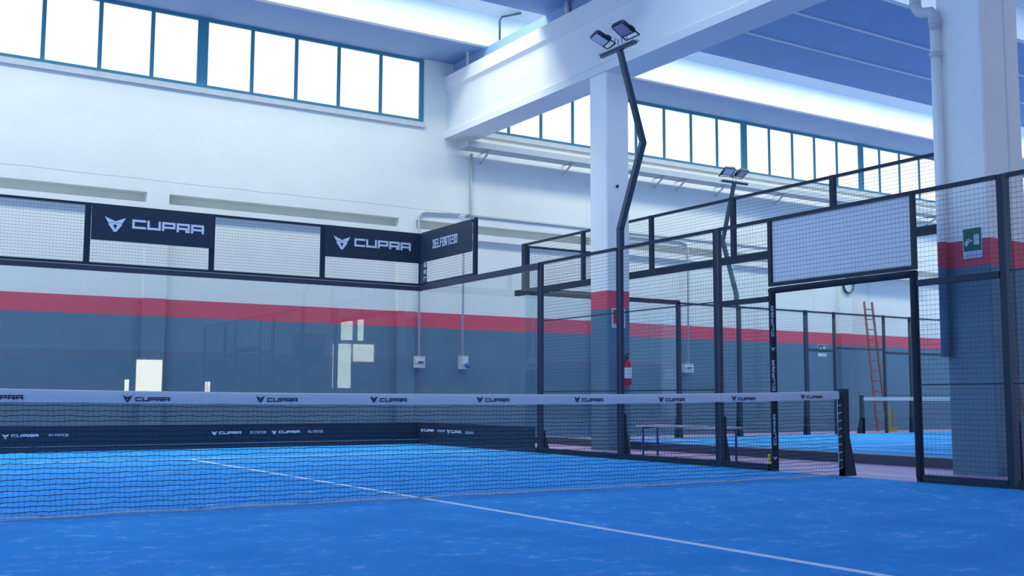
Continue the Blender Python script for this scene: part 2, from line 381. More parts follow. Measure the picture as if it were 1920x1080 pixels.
# ------------------------------------------------------------ courts: turf and lines
t1 = tag(MB().box(-5.0, 4.965, -10.07, 10.07, -0.02, 0.0).build('artificial_turf', M_TURF), 'blue sanded artificial turf of the near court with white lines', 'turf')
for (a, b, c, d) in ((-4.98, 4.96, 6.93, 6.98), (-4.98, 4.96, -6.98, -6.93), (-0.15, -0.10, -6.95, 6.95)):
    MB().box(a, b, c, d, 0.0, 0.003).build('court_line', M_LINE, t1)
CX, CY = 7.35, 0.10
t2 = tag(MB().box(CX+0.055, CX+20, CY, 10.06, -0.02, 0.0).build('artificial_turf', M_TURF), 'blue artificial turf of the second court beyond the columns', 'turf')
for (a, b, c, d) in ((CX+3.0, CX+3.06, CY, 10.1), (CX+3.03, CX+17, 5.07, 5.13)):
    MB().box(a, b, c, d, 0.0, 0.003).build('court_line', M_LINE, t2)
tag(MB().box(5.06, 5.10, -3.0, 1.3, -0.02, -0.012).build('pale_floor_line', M_LINE), 'white line of glare on the red floor along the doorway', 'floor line')  # glare on the floor laid in as a white strip
tag(MB().box(5.75, 5.79, -3.0, 3.0, -0.02, -0.014).build('pale_floor_line', M_LINE), 'thin white line on the red floor between door and second court', 'floor line')

# ------------------------------------------------------------ panels, posts
def lerp(a, b, t): return Vector(a)+(Vector(b)-Vector(a))*t
def mesh_fill(a, b, z0, z1, step=0.05, rad=0.0019, off=0.0, bold=()):
    a, b = Vector((a[0], a[1], 0)), Vector((b[0], b[1], 0)); L = (b-a).length; d = (b-a)/L; m = MB()
    n = max(1, round(L/step)); 
    for i in range(n+1):
        p = a+d*(L*i/n); m.wire(p+Vector((0, 0, z0)), p+Vector((0, 0, z1)), rad*0.5)
    k = max(1, round((z1-z0)/step))
    for i in range(k+1):
        z = z0+(z1-z0)*i/k; m.wire(a+Vector((0, 0, z)), b+Vector((0, 0, z)), rad*1.1)
    return m
def frame(o, a, b, z0, z1, wv=0.05, wh=0.04, dep=0.04, sides=(1, 1, 1, 1)):
    """left, right stiles, top, bottom rails, each a part of o"""
    a, b = Vector((a[0], a[1], 0)), Vector((b[0], b[1], 0)); d = (b-a).normalized(); n = Vector((-d.y, d.x, 0)); Z = Vector((0, 0, 1))
    if sides[0]: MB().bar(a+d*wv/2+Z*z0, a+d*wv/2+Z*z1, dep, wv, side=n).build('frame_stile', M_BLACK, o)
    if sides[1]: MB().bar(b-d*wv/2+Z*z0, b-d*wv/2+Z*z1, dep, wv, side=n).build('frame_stile', M_BLACK, o)
    A_, B_ = a+d*wv*sides[0], b-d*wv*sides[1]
    if sides[2]: MB().bar(A_+Z*(z1-wh/2), B_+Z*(z1-wh/2), dep, wh).build('frame_rail', M_BLACK, o)
    if sides[3]: MB().bar(A_+Z*(z0+wh/2), B_+Z*(z0+wh/2), dep, wh).build('frame_rail', M_BLACK, o)
def mesh_panel(a, b, z0, z1, label, group=None, sides=(1, 1, 1, 1), wv=0.04, rods=(), rail=None, step=0.05, rad=0.0019):
    o = empty('wire_fence', ((a[0]+b[0])/2, (a[1]+b[1])/2, z0), label, 'fence panel', group)
    frame(o, a, b, z0, z1, wv, sides=sides)
    mesh_fill(a, b, z0, z1, step, rad).build('wire_mesh', M_WIRE, o)
    for z in rods:
        MB().bar((a[0], a[1], z), (b[0], b[1], z), 0.014, 0.014).build('rod', M_BLACK, o)
    if rail: MB().bar((a[0], a[1], rail), (b[0], b[1], rail), 0.05, 0.06).build('mid_rail', M_BLACK, o)
    return o
def post(x, y, z1, label, along='y', foot=0.6, out=1, z0=-0.02, group=None):
    o = empty('fence_post', (x, y, z0), label, 'post', group)
    if along == 'y':
        MB().box(x-0.03, x+0.03, y-0.02, y+0.052, z0, z1).build('upright', M_BLACK, o)
        MB().box(x-0.035, x+0.02, y-0.055, y-0.022, z0, z1).build('cover_strip', M_BLACK2, o)
        if foot:
            m = MB(); m.prism([(-0.06, z0), (0.075, z0), (0.06, 0.35), (0.052, foot), (-0.055, foot)], (x+0.035, y, 0), (0, 1, 0), (0, 0, 1), (1, 0, 0), 0.02)
            m.prism([(0.03, z0), (0.17, z0), (0.17, 0.02), (0.05, foot), (0.03, foot)], (x, y-0.01, 0), (1, 0, 0), (0, 0, 1), (0, 1, 0), 0.02)
            m.build('foot_plate', M_BLACK, o)
    else:
        MB().box(x-0.05, x+0.05, y-0.03, y+0.03, z0, z1).build('upright', M_BLACK, o)
        if foot:
            m = MB(); m.prism([(-0.11, z0), (0.13, z0), (0.07, 0.45), (0.055, foot), (-0.055, foot), (-0.07, 0.45)], (x, y+0.032, 0), (1, 0, 0), (0, 0, 1), (0, 1, 0), 0.02)
            m.build('foot_plate', M_BLACK, o)
    return o
def glass_panel(a, b, z0, z1, label, group=None):
    a2, b2 = Vector((a[0], a[1], 0)), Vector((b[0], b[1], 0)); d = (b2-a2).normalized()
    o = empty('glass_screen', ((a[0]+b[0])/2, (a[1]+b[1])/2, z0), label, 'glass panel', group)
    a3, b3 = a2+d*0.004, b2-d*0.004
    m = MB().bar((a3.x, a3.y, (z0+z1)/2), (b3.x, b3.y, (z0+z1)/2), 0.010, z1-z0); m.build('pane', M_GLASS, o)
    return o
XS, YBK, H3, H4 = 4.99, 10.10, 2.985, 3.965
A = lambda x: (x, YBK)
names = ['leftmost', 'second from the left', 'middle', 'fourth from the left', 'corner']
for i, x in enumerate((-5, -3, -1, 1, 3)):
    glass_panel((x, YBK), (x+2, YBK), 0.02, 2.88, {0: 'clear glass wall panel outside the left edge behind the net', 1: 'clear glass wall panel at the left edge of the photo behind the net',
        2: 'clear glass wall panel under the left emblem banner', 3: 'clear glass wall panel between the two emblem banners', 4: 'clear glass wall panel beside the far corner of the near court'}[i])
glass_panel((XS, 10.09), (XS, 8.0), 0.02, 2.88, 'clear glass side panel next to the far corner, under the angled banner')
glass_panel((XS, 8.0), (XS, 6.06), 0.02, 2.88, 'clear glass side panel between the angled banner and the first fence post')
# channel above the glass
one('glass_top_channel', M_BLACK2, 'long dark channel above the glass of the near back wall', 'rail')(MB().box(-5.05, XS+0.03, YBK-0.03, YBK+0.07, 2.875, 2.955))
one('glass_top_channel', M_BLACK2, 'dark channel above the side glass from the corner to the first post', 'rail')(MB().box(XS-0.03, XS+0.07, 6.0, YBK-0.03, 2.885, 2.975))
# raised mesh panels and sponsor banners on the back wall
for i, x in enumerate((-5, -3, -1, 1, 3)):
    mesh_panel((x, YBK), (x+2 if x < 3 else XS-0.0, YBK), 2.965, H4, ['dark mesh panel high on the back wall beyond the left edge', 'dark mesh panel without banner at the left edge of the photo',
        'dark mesh panel carrying the left emblem banner', 'dark mesh panel between the two emblem banners', 'dark mesh panel carrying the banner beside the corner'][i], wv=0.045)
mesh_panel((XS, 10.06), (XS, 8.05), 2.975, H4, 'dark mesh panel on the side wall carrying the angled banner', wv=0.045)

def banner(a, b, z0, z1, n, label, writer, logo_mat=None):
    """a,b = xy of left/right as seen from the court, n = normal towards the viewer"""
    a2, b2, n = Vector((a[0], a[1], 0)), Vector((b[0], b[1], 0)), Vector(n)
    o = empty('sponsor_banner', ((a[0]+b[0])/2, (a[1]+b[1])/2, z0), label, 'banner')
    d = (b2-a2).normalized()
    m = MB(); m.prism([(0, z0), ((b2-a2).length, z0), ((b2-a2).length, z1), (0, z1)], a2+n*0.03, d, (0, 0, 1), n, 0.006); m.build('sheet', M_BANNER, o)
    writer(o, a2+n*0.036, d, n); return o
def big_logo(ex, ez, tx, tz, tw, th):
    def wr(o, base, d, n):
        m = MB(); emblem(m, base+d*ex+Vector((0, 0, ez)), d, (0, 0, 1), n, 0.33); m.build('emblem', M_PRINT, o)
        m = MB(); g = 0.02*tw/1.13; cw = (tw-4*g)/5
        text(m, 'CUPRA', base+d*tx+Vector((0, 0, tz)), d, (0, 0, 1), n, th, cw, g, 0.037); m.build('lettering', M_PRINT, o)
    return wr
banner((-0.95, YBK), (1.02, YBK), 3.37, 3.95, (0, -1, 0), 'black banner with white emblem and wide lettering on the left of the back wall', big_logo(0.20, 3.52, 0.63, 3.60, 1.17, 0.15))
banner((3.02, YBK), (4.97, YBK), 3.39, 3.965, (0, -1, 0), 'black banner with white emblem and wide lettering beside the corner', big_logo(0.17, 3.54, 0.58, 3.615, 1.15, 0.15))
def belf(o, base, d, n):
    m = MB(); text(m, 'BELFORTE90', base+d*0.50+Vector((0, 0, 3.62)), d, (0, 0, 1), n, 0.165, 0.083, 0.012, 0.024); m.build('lettering', M_PRINTG, o)
banner((XS, 10.06), (XS, 8.09), 3.40, 3.975, (-1, 0, 0), 'black angled banner with small narrow lettering on the side wall', belf)
def vb(o, base, d, n):
    m = MB(); text(m, 'BEL', base+d*0.15+Vector((0, 0, 3.38)), (0, 0, -1), d, n, 0.09, 0.08, 0.05, 0.022); m.build('lettering', M_PRINTG, o)
banner((XS, 10.06), (XS, 9.80), 3.0, 3.39, (-1, 0, 0), 'narrow black strip with upright letters in the corner under the angled banner', vb)
# skirting banners at the foot of the glass
def skirt(pairs, h=0.045):
    def wr(o, base, d, n):
        for s in pairs:
            e, l, q = MB(), MB(), MB()
            z = Vector((0, 0, 0.235))
            emblem(e, base+d*s+z-Vector((0, 0, 0.02)), d, (0, 0, 1), n, 0.10)
            text(l, 'CUPRA', base+d*(s+0.13)+z, d, (0, 0, 1), n, h, 0.068, 0.010, 0.012)
            text(q, 'BELFORTE90', base+d*(s+0.66)+z, d, (0, 0, 1), n, h, 0.024, 0.005, 0.007)
            e.build('emblem', M_PRINT, o); l.build('lettering', M_PRINT, o); q.build('small_lettering', M_PRINTG, o)
    return wr
banner((-5.0, YBK), (-0.96, YBK), 0.09, 0.40, (0, -1, 0), 'low black skirting banner behind the net at the left edge', skirt([0.6, 1.64, 2.9]))
banner((-0.958, YBK), (1.038, YBK), 0.09, 0.40, (0, -1, 0), 'low plain black skirting banner under the left emblem banner', lambda *a: None)
banner((1.04, YBK), (4.96, YBK), 0.09, 0.40, (0, -1, 0), 'low black skirting banner with two logo pairs left of the corner', skirt([0.04, 1.08]))
banner((XS, 10.06), (XS, 6.08), 0.08, 0.40, (-1, 0, 0), 'low black skirting banner on the side glass right of the corner', skirt([0.10, 1.12]))
one('base_channel', M_BLACK2, 'dark base channel under the back glass of the near court', 'rail')(MB().box(-5.05, XS+0.02, YBK-0.02, YBK+0.05, -0.02, 0.075))
one('base_channel', M_BLACK2, 'dark base channel under the side glass near the corner', 'rail')(MB().box(XS-0.02, XS+0.05, 6.05, YBK-0.02, -0.02, 0.075))
# side fence posts
post(XS+0.02, 6.0, H3, 'dark fence post at the end of the side glass', foot=0.35)
post(XS+0.02, 3.96, H3, 'dark fence post below the bent floodlight pole', foot=0.62)
post(XS+0.02, 1.95, H3, 'dark fence post behind the bench', foot=0.62)
post(XS+0.02, -2.03, H3, 'dark fence post in front of the broad column at the right edge', foot=0.62)
post(XS+0.02, -4.0, H3, 'dark fence post beyond the right edge', foot=0.62)
one('thin_end_post', M_BLACK, 'slim dark post closing the raised panel at the angled banner', 'post')(MB().box(XS-0.02, XS+0.04, 8.02, 8.06, 2.975, 3.99))
mesh_panel((XS, 5.94), (XS, 4.01), 0.035, H3, 'tall mesh panel in front of the square column', rods=(2.05, 0.95), sides=(0, 0, 1, 1))
mesh_panel((XS, 3.91), (XS, 2.00), 0.035, H3, 'tall mesh panel in front of the bench', rods=(2.05, 0.95), sides=(0, 0, 1, 1))
mesh_panel((XS, 1.90), (XS, 1.045), 0.035, H3, 'narrow mesh panel left of the doorway', rods=(), rail=2.02, sides=(0, 0, 1, 1))
mesh_panel((XS, -1.045), (XS, -1.98), 0.035, H3, 'narrow mesh panel right of the doorway in front of the broad column', rods=(0.98,), rail=2.02, sides=(0, 0, 1, 1))
mesh_panel((XS, -2.08), (XS, -3.95), 0.035, H3, 'mesh panel at the right edge in front of the leaning broom', rods=(2.05, 0.98), sides=(0, 0, 1, 1))
# doorway
pn = mesh_panel((XS, 1.04), (XS, -1.04), 2.165, H3, 'pale screened mesh panel above the doorway', wv=0.05)
MB().box(XS+0.012, XS+0.016, -0.99, 0.99, 2.20, 2.945).build('pale_sheet', M_SHEET, pn)
def padpost(y, letters):
    o = empty('door_post', (XS, y, -0.02), 'black padded door post with white upright lettering left of the doorway' if letters else 'black padded door post right of the doorway', 'door post')
    MB().box(XS-0.025, XS+0.03, y-0.025, y+0.025, -0.02, 2.14).build('upright', M_BLACK, o)
    MB().tube([(XS, y, 0.02), (XS, y, 0.05), (XS, y, 2.08), (XS, y, 2.11)], [0.03, 0.042, 0.042, 0.03], 14).build('foam_pad', M_PAD, o, smooth=True)
    if letters:
        n = Vector((-0.72, -0.69, 0)).normalized(); d = Vector((n.y*-1, n.x, 0)); d = Vector((-n.y, n.x, 0)); 
        base = Vector((XS, y, 0)) + n*0.0395 - d*0.016
        for z, s in ((1.57, 'CUPRA'), (0.93, 'CUPRA'), (0.30, 'CUPRA')):
            m = MB(); text(m, s, base+d*0.032+Vector((0, 0, z)), (0, 0, 1), -d, n, 0.030, 0.062, 0.012, 0.009, 0.003); m.build('lettering', M_PRINTG, o)
        for z in (1.40, 0.13):
            m = MB(); emblem(m, base-d*0.010+Vector((0, 0, z)), d, (0, 0, 1), n, 0.055); m.build('emblem', M_PRINTG, o)
    return o
padpost(1.0, True); padpost(-1.0, False)
one('door_header', M_PAD, 'thick black padded bar across the top of the doorway', 'door bar', smooth=True)(MB().tube([(XS, 1.03, 2.11), (XS, 0.9, 2.115), (XS, -0.9, 2.12), (XS, -1.03, 2.12)], 0.038, 14))
one('yellow_bumper', M_YEL, 'small yellow bumper at the foot of the lettered door post', 'bumper')(MB().box(XS-0.02, XS+0.02, 1.065, 1.10, 0.0, 0.085).box(XS-0.02, XS+0.02, 1.065, 1.10, 0.095, 0.19))
one('base_rail', M_BLACK, 'dark base rail under the side mesh left of the doorway', 'rail')(MB().box(XS-0.02, XS+0.05, 1.05, 6.0, -0.02, 0.03))
one('base_rail', M_BLACK, 'dark base rail under the side mesh right of the doorway', 'rail')(MB().box(XS-0.02, XS+0.05, -5.0, -1.04, -0.02, 0.03))

# ------------------------------------------------------------ near net
def net_z(x): return 0.868+0.055*(abs(x)/5)**2.2 - 0.0
def net_b(x): return 0.014
nt_ = empty('tennis_net', (0, 0, 0), 'long dark padel net with white printed tape across the near court', 'net')
m = MB(); random.seed(3)
NV = 258
xs = [-4.93+9.86*i/NV for i in range(NV+1)]
R_ = random.random
rows = 22
ph = [R_()*6.28 for _ in range(rows+1)]
def gridpt(i, j):
    x = xs[i]; zt = net_z(x)-0.075; t = j/rows
    sag = 0.0025*math.sin(i*0.9+ph[j]) + 0.002*math.sin(i*0.23+ph[j]*2) + (0.005 if i % 2 else -0.001)*0.6
    edge = max(0, (x-4.3)/0.63)**2
    # cords gather towards the post where the net is laced
    return Vector((x+0.006*math.sin(j*0.8+i), 0.006*math.sin(i*0.31+j*0.5), net_b(x)+(zt-net_b(x))*t*(1)+sag + edge*0.05*math.sin(math.pi*t)*(0.5-t)))
P = [[gridpt(i, j) for j in range(rows+1)] for i in range(NV+1)]
def cord(m, pts, rad):
    k = len(m.v); n = 3
    for p in pts:
        for t in range(3):
            m.v.append(p + Vector((0, rad*math.cos(t*2.094), rad*math.sin(t*2.094))) if True else p)
    for i in range(len(pts)-1):
        for t in range(3):
            m.f.append([k+i*3+t, k+i*3+(t+1) % 3, k+(i+1)*3+(t+1) % 3, k+(i+1)*3+t]); m.m.append(0)
def cordv(m, pts, rad):
    k = len(m.v)
    for p in pts:
        for t in range(3): m.v.append(p + Vector((rad*math.cos(t*2.094), rad*math.sin(t*2.094), 0)))
    for i in range(len(pts)-1):
        for t in range(3):
            m.f.append([k+i*3+t, k+i*3+(t+1) % 3, k+(i+1)*3+(t+1) % 3, k+(i+1)*3+t]); m.m.append(0)
for j in range(rows+1): cord(m, [P[i][j] for i in range(NV+1)], 0.0027)
for i in range(NV+1): cordv(m, P[i], 0.0010)
m.build('netting', M_NET, nt_)
# tape: folded band with scalloped lower edge
m = MB(); N = 200; seg = []
for i in range(N+1):
    x = -4.95+9.90*i/N; zt = net_z(x)
    sc = 0.006*(abs(math.sin(math.pi*(x-0.17)/1.0))**0.35)
    seg.append((x, zt, zt-0.088-sc + 0.004))
for i in range(N):
    (xa, ta, ba), (xb, tb, bb) = seg[i], seg[i+1]
    k = len(m.v)
    for (x, t_, b_) in ((xa, ta, ba), (xb, tb, bb)):
        for (y, z) in ((-0.011, b_), (-0.013, (t_+b_)/2), (-0.009, t_-0.006), (0, t_), (0.009, t_-0.006), (0.013, (t_+b_)/2), (0.011, b_)): m.v.append(Vector((x, y, z)))
    for q in range(6): m.f.append([k+q, k+q+1, k+7+q+1, k+7+q]); m.m.append(0)
tp = m.build('tape', M_TAPE, nt_, smooth=True)
for (xa, z) in ((-4.54, .84), (-3.55, .815), (-2.565, .803), (-1.585, .800), (-0.635, .800), (0.365, .801), (1.397, .803), (2.395, .806), (3.352, .818), (4.350, .838)):
    e, l = MB(), MB(); emblem(e, (xa, -0.0145, z-0.004), (1, 0, 0), (0, 0, 1), (0, -1, 0), 0.068, 0.002)
    text(l, 'CUPRA', (xa+0.088, -0.0145, z+0.002), (1, 0, 0), (0, 0, 1), (0, -1, 0), 0.030, 0.044, 0.006, 0.0075, 0.002)
    e.build('emblem', M_BANNER, tp); l.build('lettering', M_BANNER, tp)
m = MB(); pts = [(x, -0.008, 0.014+0.004*math.sin(x*7)) for x in [(-4.9+9.8*i/160) for i in range(161)]]
m.tube(pts, 0.008, 6); m.build('lead_cord', M_LEAD, nt_)
for s in (-1, 1):
    m = MB(); m.tube([(s*4.93, 0, 0.02+0.87*k/30) for k in range(31)], 0.004, 5)
    for k in range(9): z = 0.08+0.085*k; m.tube([(s*4.93, 0, z), (s*4.95, -0.03, z+0.01), (s*4.97, -0.02, z+0.02)], 0.004, 5)
    m.build('lacing', M_LEAD, nt_)
def net_post(x, y, label, ax='x', s=1):
    o = empty('net_post', (x, y, 0), label, 'net post')
    m = MB()
    if ax == 'x':
        m.box(x-0.04, x+0.05, y-0.04, y+0.04, 0, 0.945); m.build('upright', M_BLACK, o)
        m = MB(); m.prism([(-0.04, 0), (0.05+0.09, 0), (0.05+0.07, 0.10), (0.05, 0.40), (-0.04, 0.40)], (x, y-0.045, 0), (s, 0, 0), (0, 0, 1), (0, 1, 0), 0.09); m.build('foot', M_BLACK, o)
        MB().box(x-0.06*s, x-0.04*s, y-0.035, y+0.035, 0.1, 0.85).build('lacing_bar', M_BLACK, o)
    else:
        m.box(x-0.04, x+0.04, y-0.04, y+0.05, 0, 0.945); m.build('upright', M_BLACK, o)
        m = MB(); m.prism([(-0.04, 0), (0.15, 0), (0.13, 0.08), (0.05, 0.38), (-0.04, 0.38)], (x-0.045, y, 0), (0, 1, 0), (0, 0, 1), (1, 0, 0), 0.09); m.build('foot', M_BLACK, o)
    return o
net_post(5.02, 0, 'dark net post in the doorway at the end of the near net')
net_post(-5.05, 0, 'dark net post at the far left end of the near net', s=-1)

# ------------------------------------------------------------ second court
CY1 = 10.10
GL = 'glass end wall panels of the second court'
ys = [CY, 2.1, 4.1, 6.1, 8.1, CY1]
ordn = ['nearest the broad column', 'second from the broad column', 'in the middle', 'right of the square column', 'left of the square column']
for i in range(5):
    glass_panel((CX, ys[i+1]), (CX, ys[i]), 0.12, 2.9, 'clear glass pane of the second court end wall, ' + ordn[i])
    mesh_panel((CX, ys[i+1]-0.02), (CX, ys[i]+0.02), 3.05, 3.97, 'raised mesh section on the second court end wall, ' + ordn[i], sides=(0, 0, 1, 0))
one('end_wall_beam', M_BLACK, 'dark horizontal beam above the end wall glass of the second court', 'beam')(MB().box(CX-0.04, CX+0.05, CY-0.1, CY1+0.35, 2.93, 3.04))
for i, y in enumerate(ys):
    one('short_post', M_BLACK, 'short dark post atop the second court end wall, ' + ['behind the broad column', 'by the screened door panel', 'below the far floodlight', 'right of the square column', 'just left of the square column', 'at its left corner'][i], 'post')(
        MB().box(CX-0.03, CX+0.03, y-0.04, y+0.04 + (0.06 if i == 5 else 0), 3.04, 3.97))
bs = empty('base_kerb', (CX, 5.1, -0.02), 'dark grey kerb along the foot of the second court end wall', 'kerb')
MB().box(CX-0.05, CX+0.04, CY-0.1, CY1+0.1, -0.02, 0.105).build('kerb_body', mat('kerb_grey', (0.05, 0.065, 0.11), 0.5), bs)
MB().box(CX+0.0, CX+0.05, CY-0.1, CY1+0.1, 0.105, 0.118).build('pale_edge', M_GALV, bs)  # pale strip along the kerb top
glass_panel((CX, CY1), (CX+2, CY1), 0.05, 2.9, 'clear glass side panel in the left corner of the second court')
glass_panel((CX+2, CY1), (CX+4, CY1), 0.05, 2.9, 'clear glass side panel behind the square column')
one('side_wall_beam', M_BLACK, 'dark horizontal beam above the side glass of the second court', 'beam')(MB().box(CX, CX+4.05, CY1-0.03, CY1+0.06, 2.93, 3.02))
mesh_panel((CX+0.05, CY1), (CX+1.98, CY1), 3.03, 3.93, 'raised mesh panel on the far side wall of the second court')
xp = [11.38, 13.2, 15.4, 16.4, 18.25, 19.3, 21.3, 23.4]
lab = ['at the end of its side glass', 'below the far floodlight', 'left of the exit sign', 'slim, left of the ladder', 'slim, right of the ladder', 'right of the ladder by the far net', 'seen between door post and broad column', 'hidden beyond the broad column']
for i, x in enumerate(xp):
    if i in (3, 4): one('slim_post', M_BLACK, 'slim dark gate post of the second court, ' + lab[i][6:], 'post')(MB().box(x-0.03, x+0.03, CY1-0.03, CY1+0.03, -0.02, 2.99))
    else: post(x, CY1, 2.99, 'far-side fence post of the second court, ' + lab[i], along='x', foot=0.85)
for i in range(len(xp)-1):
    a, b = xp[i]+0.05, xp[i+1]-0.05
    gate = (i == 3)
    mesh_panel((a, CY1), (b, CY1), 2.08 if gate else 0.03, 2.98, 'far mesh section of the second court, ' + ['right of its glass', 'below the far floodlight', 'behind the left door post', 'above the gate opening with the ladder', 'right of the ladder', 'left of the broad column', 'beyond the broad column'][i],
               sides=(0, 0, 1, 1 if gate else 0), rods=() if gate else (0.95,), rail=None if gate or i in (0, 1) else 2.03, rad=0.0017, step=0.06)
# net of the second court
nx = CX+10
n2 = empty('tennis_net', (nx, 5.1, 0), 'second court net with white tape seen through the doorway', 'net')
m = MB()
for j in range(20):
    z = 0.03+0.77*j/19; m.wire((nx, CY+0.1, z), (nx, CY1-0.1, z), 0.003)
for i in range(220):
    y = CY+0.1+9.8*i/219; m.wire((nx, y, 0.02), (nx, y, 0.82), 0.002)
m.build('netting', M_NET, n2)
MB().box(nx-0.012, nx+0.012, CY+0.06, CY1-0.06, 0.815, 0.90).build('tape', mat('net_tape_far', (0.6, 0.68, 0.78), 0.7), n2)
for k in range(9):
    m = MB(); text(m, 'CUPRA', (nx-0.014, 9.7-k*1.05, 0.84), (0, -1, 0), (0, 0, 1), (-1, 0, 0), 0.03, 0.06, 0.015, 0.008); m.build('lettering', M_PRINTG, n2)
net_post(nx, CY1+0.0, 'dark net post of the second court left of the ladder', ax='y')

# ------------------------------------------------------------ floodlights
def flood_pole(bx, by, zb, ox, oy, label, zt=5.88):
    """bent pole: out by 0.45 along (ox,oy), back over the court; two lamps on a cross bar"""
    o = empty('floodlight_pole', (bx, by, zb), label, 'floodlight')
    out = Vector((ox, oy, 0)); B = Vector((bx, by, 0)); Z = Vector((0, 0, 1)); side = Vector((-oy, ox, 0))
    m = MB()
    p0, p1, p2, p3 = B+Z*zb, B+Z*3.25, B+out*0.43+Z*4.58, B+out*0.01+Z*zt
    m.bar(p0, p1+Z*0.01, 0.075, 0.085, side=side); m.bar(p1, p2, 0.075, 0.085, side=side); m.bar(p2-Z*0.02, p3, 0.07, 0.075, side=side)
    m.build('pole', M_POLE, o)
    return o, p3, out, side
def lamp(o, c, aim, axis, w_=0.28, h=0.25, lens=M_LENS):
    """c centre, aim = direction the lens faces, axis = horizontal width axis"""
    c, aim, axis = Vector(c), Vector(aim).normalized(), Vector(axis).normalized()
    axis = (axis-aim*axis.dot(aim)).normalized(); up = aim.cross(axis)
    if up.z < 0: up = -up
    L = empty_child = None
    m = MB(); D = 0.05
    m.prism([(-w_/2, -h/2), (w_/2, -h/2), (w_/2, h/2-0.03), (w_/2-0.03, h/2), (-w_/2+0.03, h/2), (-w_/2, h/2-0.03)], c, axis, up, -aim, D)
    m.prism([(-w_/2+0.03, -h/2), (w_/2-0.03, -h/2), (w_/2-0.03, -h/2+0.08), (-w_/2+0.03, -h/2+0.08)], c-aim*D, axis, up, -aim, 0.04)
    for k in range(6):
        x = -w_/2+0.05+k*(w_-0.1)/5; m.prism([(x, -h/2+0.09), (x+0.008, -h/2+0.09), (x+0.008, h/2-0.03), (x, h/2-0.03)], c-aim*D, axis, up, -aim, 0.03)
    hd = m.build('lamp_head', M_BLACK, o)
    g = MB(); g.prism([(-w_/2+0.022, -h/2+0.022), (w_/2-0.022, -h/2+0.022), (w_/2-0.022, h/2-0.022), (-w_/2+0.022, h/2-0.022)], c, axis, up, aim, 0.004); g.build('lens', lens, hd)
    b = MB()
    for s in (-1, 1):
        q = c+axis*s*(w_/2+0.012)-aim*0.02; b.bar(q+up*0.0, q-up*(h/2+0.08), 0.03, 0.006)
    b.bar(c-axis*(w_/2+0.012)-aim*0.02-up*(h/2+0.08), c+axis*(w_/2+0.012)-aim*0.02-up*(h/2+0.08), 0.03, 0.006)
    b.build('bracket', M_BLACK, hd)
    return hd
def flood(bx, by, zb, ox, oy, label):
    o, top, out, side = flood_pole(bx, by, zb, ox, oy, label)
    a, b = top-side*0.40+Vector((0, 0, 0.03))-out*0.02, top+side*0.42+Vector((0, 0, 0.03))-out*0.02
    MB().bar(a, b, 0.13, 0.02).build('cross_plate', M_GALV, o)
    MB().bar(a-Vector((0, 0, 0.03)), b-Vector((0, 0, 0.03)), 0.05, 0.035).build('cross_bar', M_POLE, o)
    for (s_, dout, dz, aim, axis, ln) in ((-0.18, -0.09, 0.23, (-0.47, 0.0, -0.88), (0, 1), M_LENS), (0.30, -0.14, 0.21, (-0.45, 0.13, -0.88), (-0.27, -0.96), M_CHIP)):
        lamp(o, top+side*s_+out*dout+Vector((0, 0, dz)), out*aim[0]+side*aim[1]+Vector((0, 0, aim[2])), out*axis[0]+side*axis[1], lens=ln)
    cb = MB()
    for s in (-0.07, 0.05):
        cb.tube([top+side*s+Vector((0, 0, 0.04)), top+side*(s*0.6)+Vector((0, 0, 0.16)), top+side*(s*2.2)+Vector((0, 0, 0.20)), top+side*(s*2.6)+Vector((0, 0, 0.1))], 0.006, 6)
    cb.build('cable', M_BLACK, o, smooth=True)
flood(4.99+0.03, 3.96, 2.99, 1, 0, 'bent dark floodlight pole with two lamps in front of the square column')
flood(13.2, 10.16, 2.99, 0, 1, 'bent dark floodlight pole with two lamps far behind the fence')
flood(21.5, 10.16, 2.99, 0, 1, 'bent dark floodlight pole half hidden behind the broad column')

# ------------------------------------------------------------ wall services
tr = empty('cable_tray', (7.0, 11.6, 6.2), 'long pale tray on brackets under the right-hand windows', 'cable tray')
MB().box(6.80, 30, 11.53, 11.60, 6.20, 6.33).box(6.80, 30, 11.60, YW-0.10, 6.20, 6.225).build('tray', M_GALV, tr)
for x in (7.4, 9.6, 12.3, 13.0, 14.3, 16.4, 18.5, 20.6, 22.7, 25, 27.5):
    MB().bar((x, YW-0.01, 5.98), (x, 11.58, 6.21), 0.035, 0.03).bar((x, YW-0.01, 6.195), (x, 11.58, 6.195), 0.03, 0.02).build('bracket', M_GALV, tr)
def conduit(pts, label, r_=0.018, mt=M_PVC):
    return one('conduit', mt, label, 'conduit', smooth=True)(MB().tube(pts, r_, 8))
conduit([(7.17, YW-0.03, 6.17), (7.17, YW-0.03, 4.88), (7.17, YW-0.03, 4.85), (7.0, YW-0.03, 4.8), (6.98, YW-0.03, 4.7), (6.98, YW-0.03, 1.75)], 'grey conduit dropping from the pale tray to the small switch box', 0.026)
conduit([(6.9, YW-0.04, 4.81), (6.06, YW-0.04, 4.77), (5.96, YW-0.04, 4.74), (5.90, YW-0.04, 4.66), (5.90, YW-0.04, 4.5), (5.94, YW-0.04, 1.7)], 'thin grey conduit bending down the wall near the court corner', 0.024)
conduit([(10.4, YW-0.03, 4.70), (13.1, YW-0.03, 4.72), (13.3, YW-0.03, 4.68), (13.36, YW-0.03, 4.55), (13.33, YW-0.03, 1.7)], 'thin grey conduit bending down the wall behind the second court', 0.024)
conduit([(7.05, YW-0.02, 4.80), (10.6, YW-0.02, 4.80), (18.0, YW-0.02, 4.80)], 'thin horizontal rod along the right-hand wall', 0.018, M_GALV)
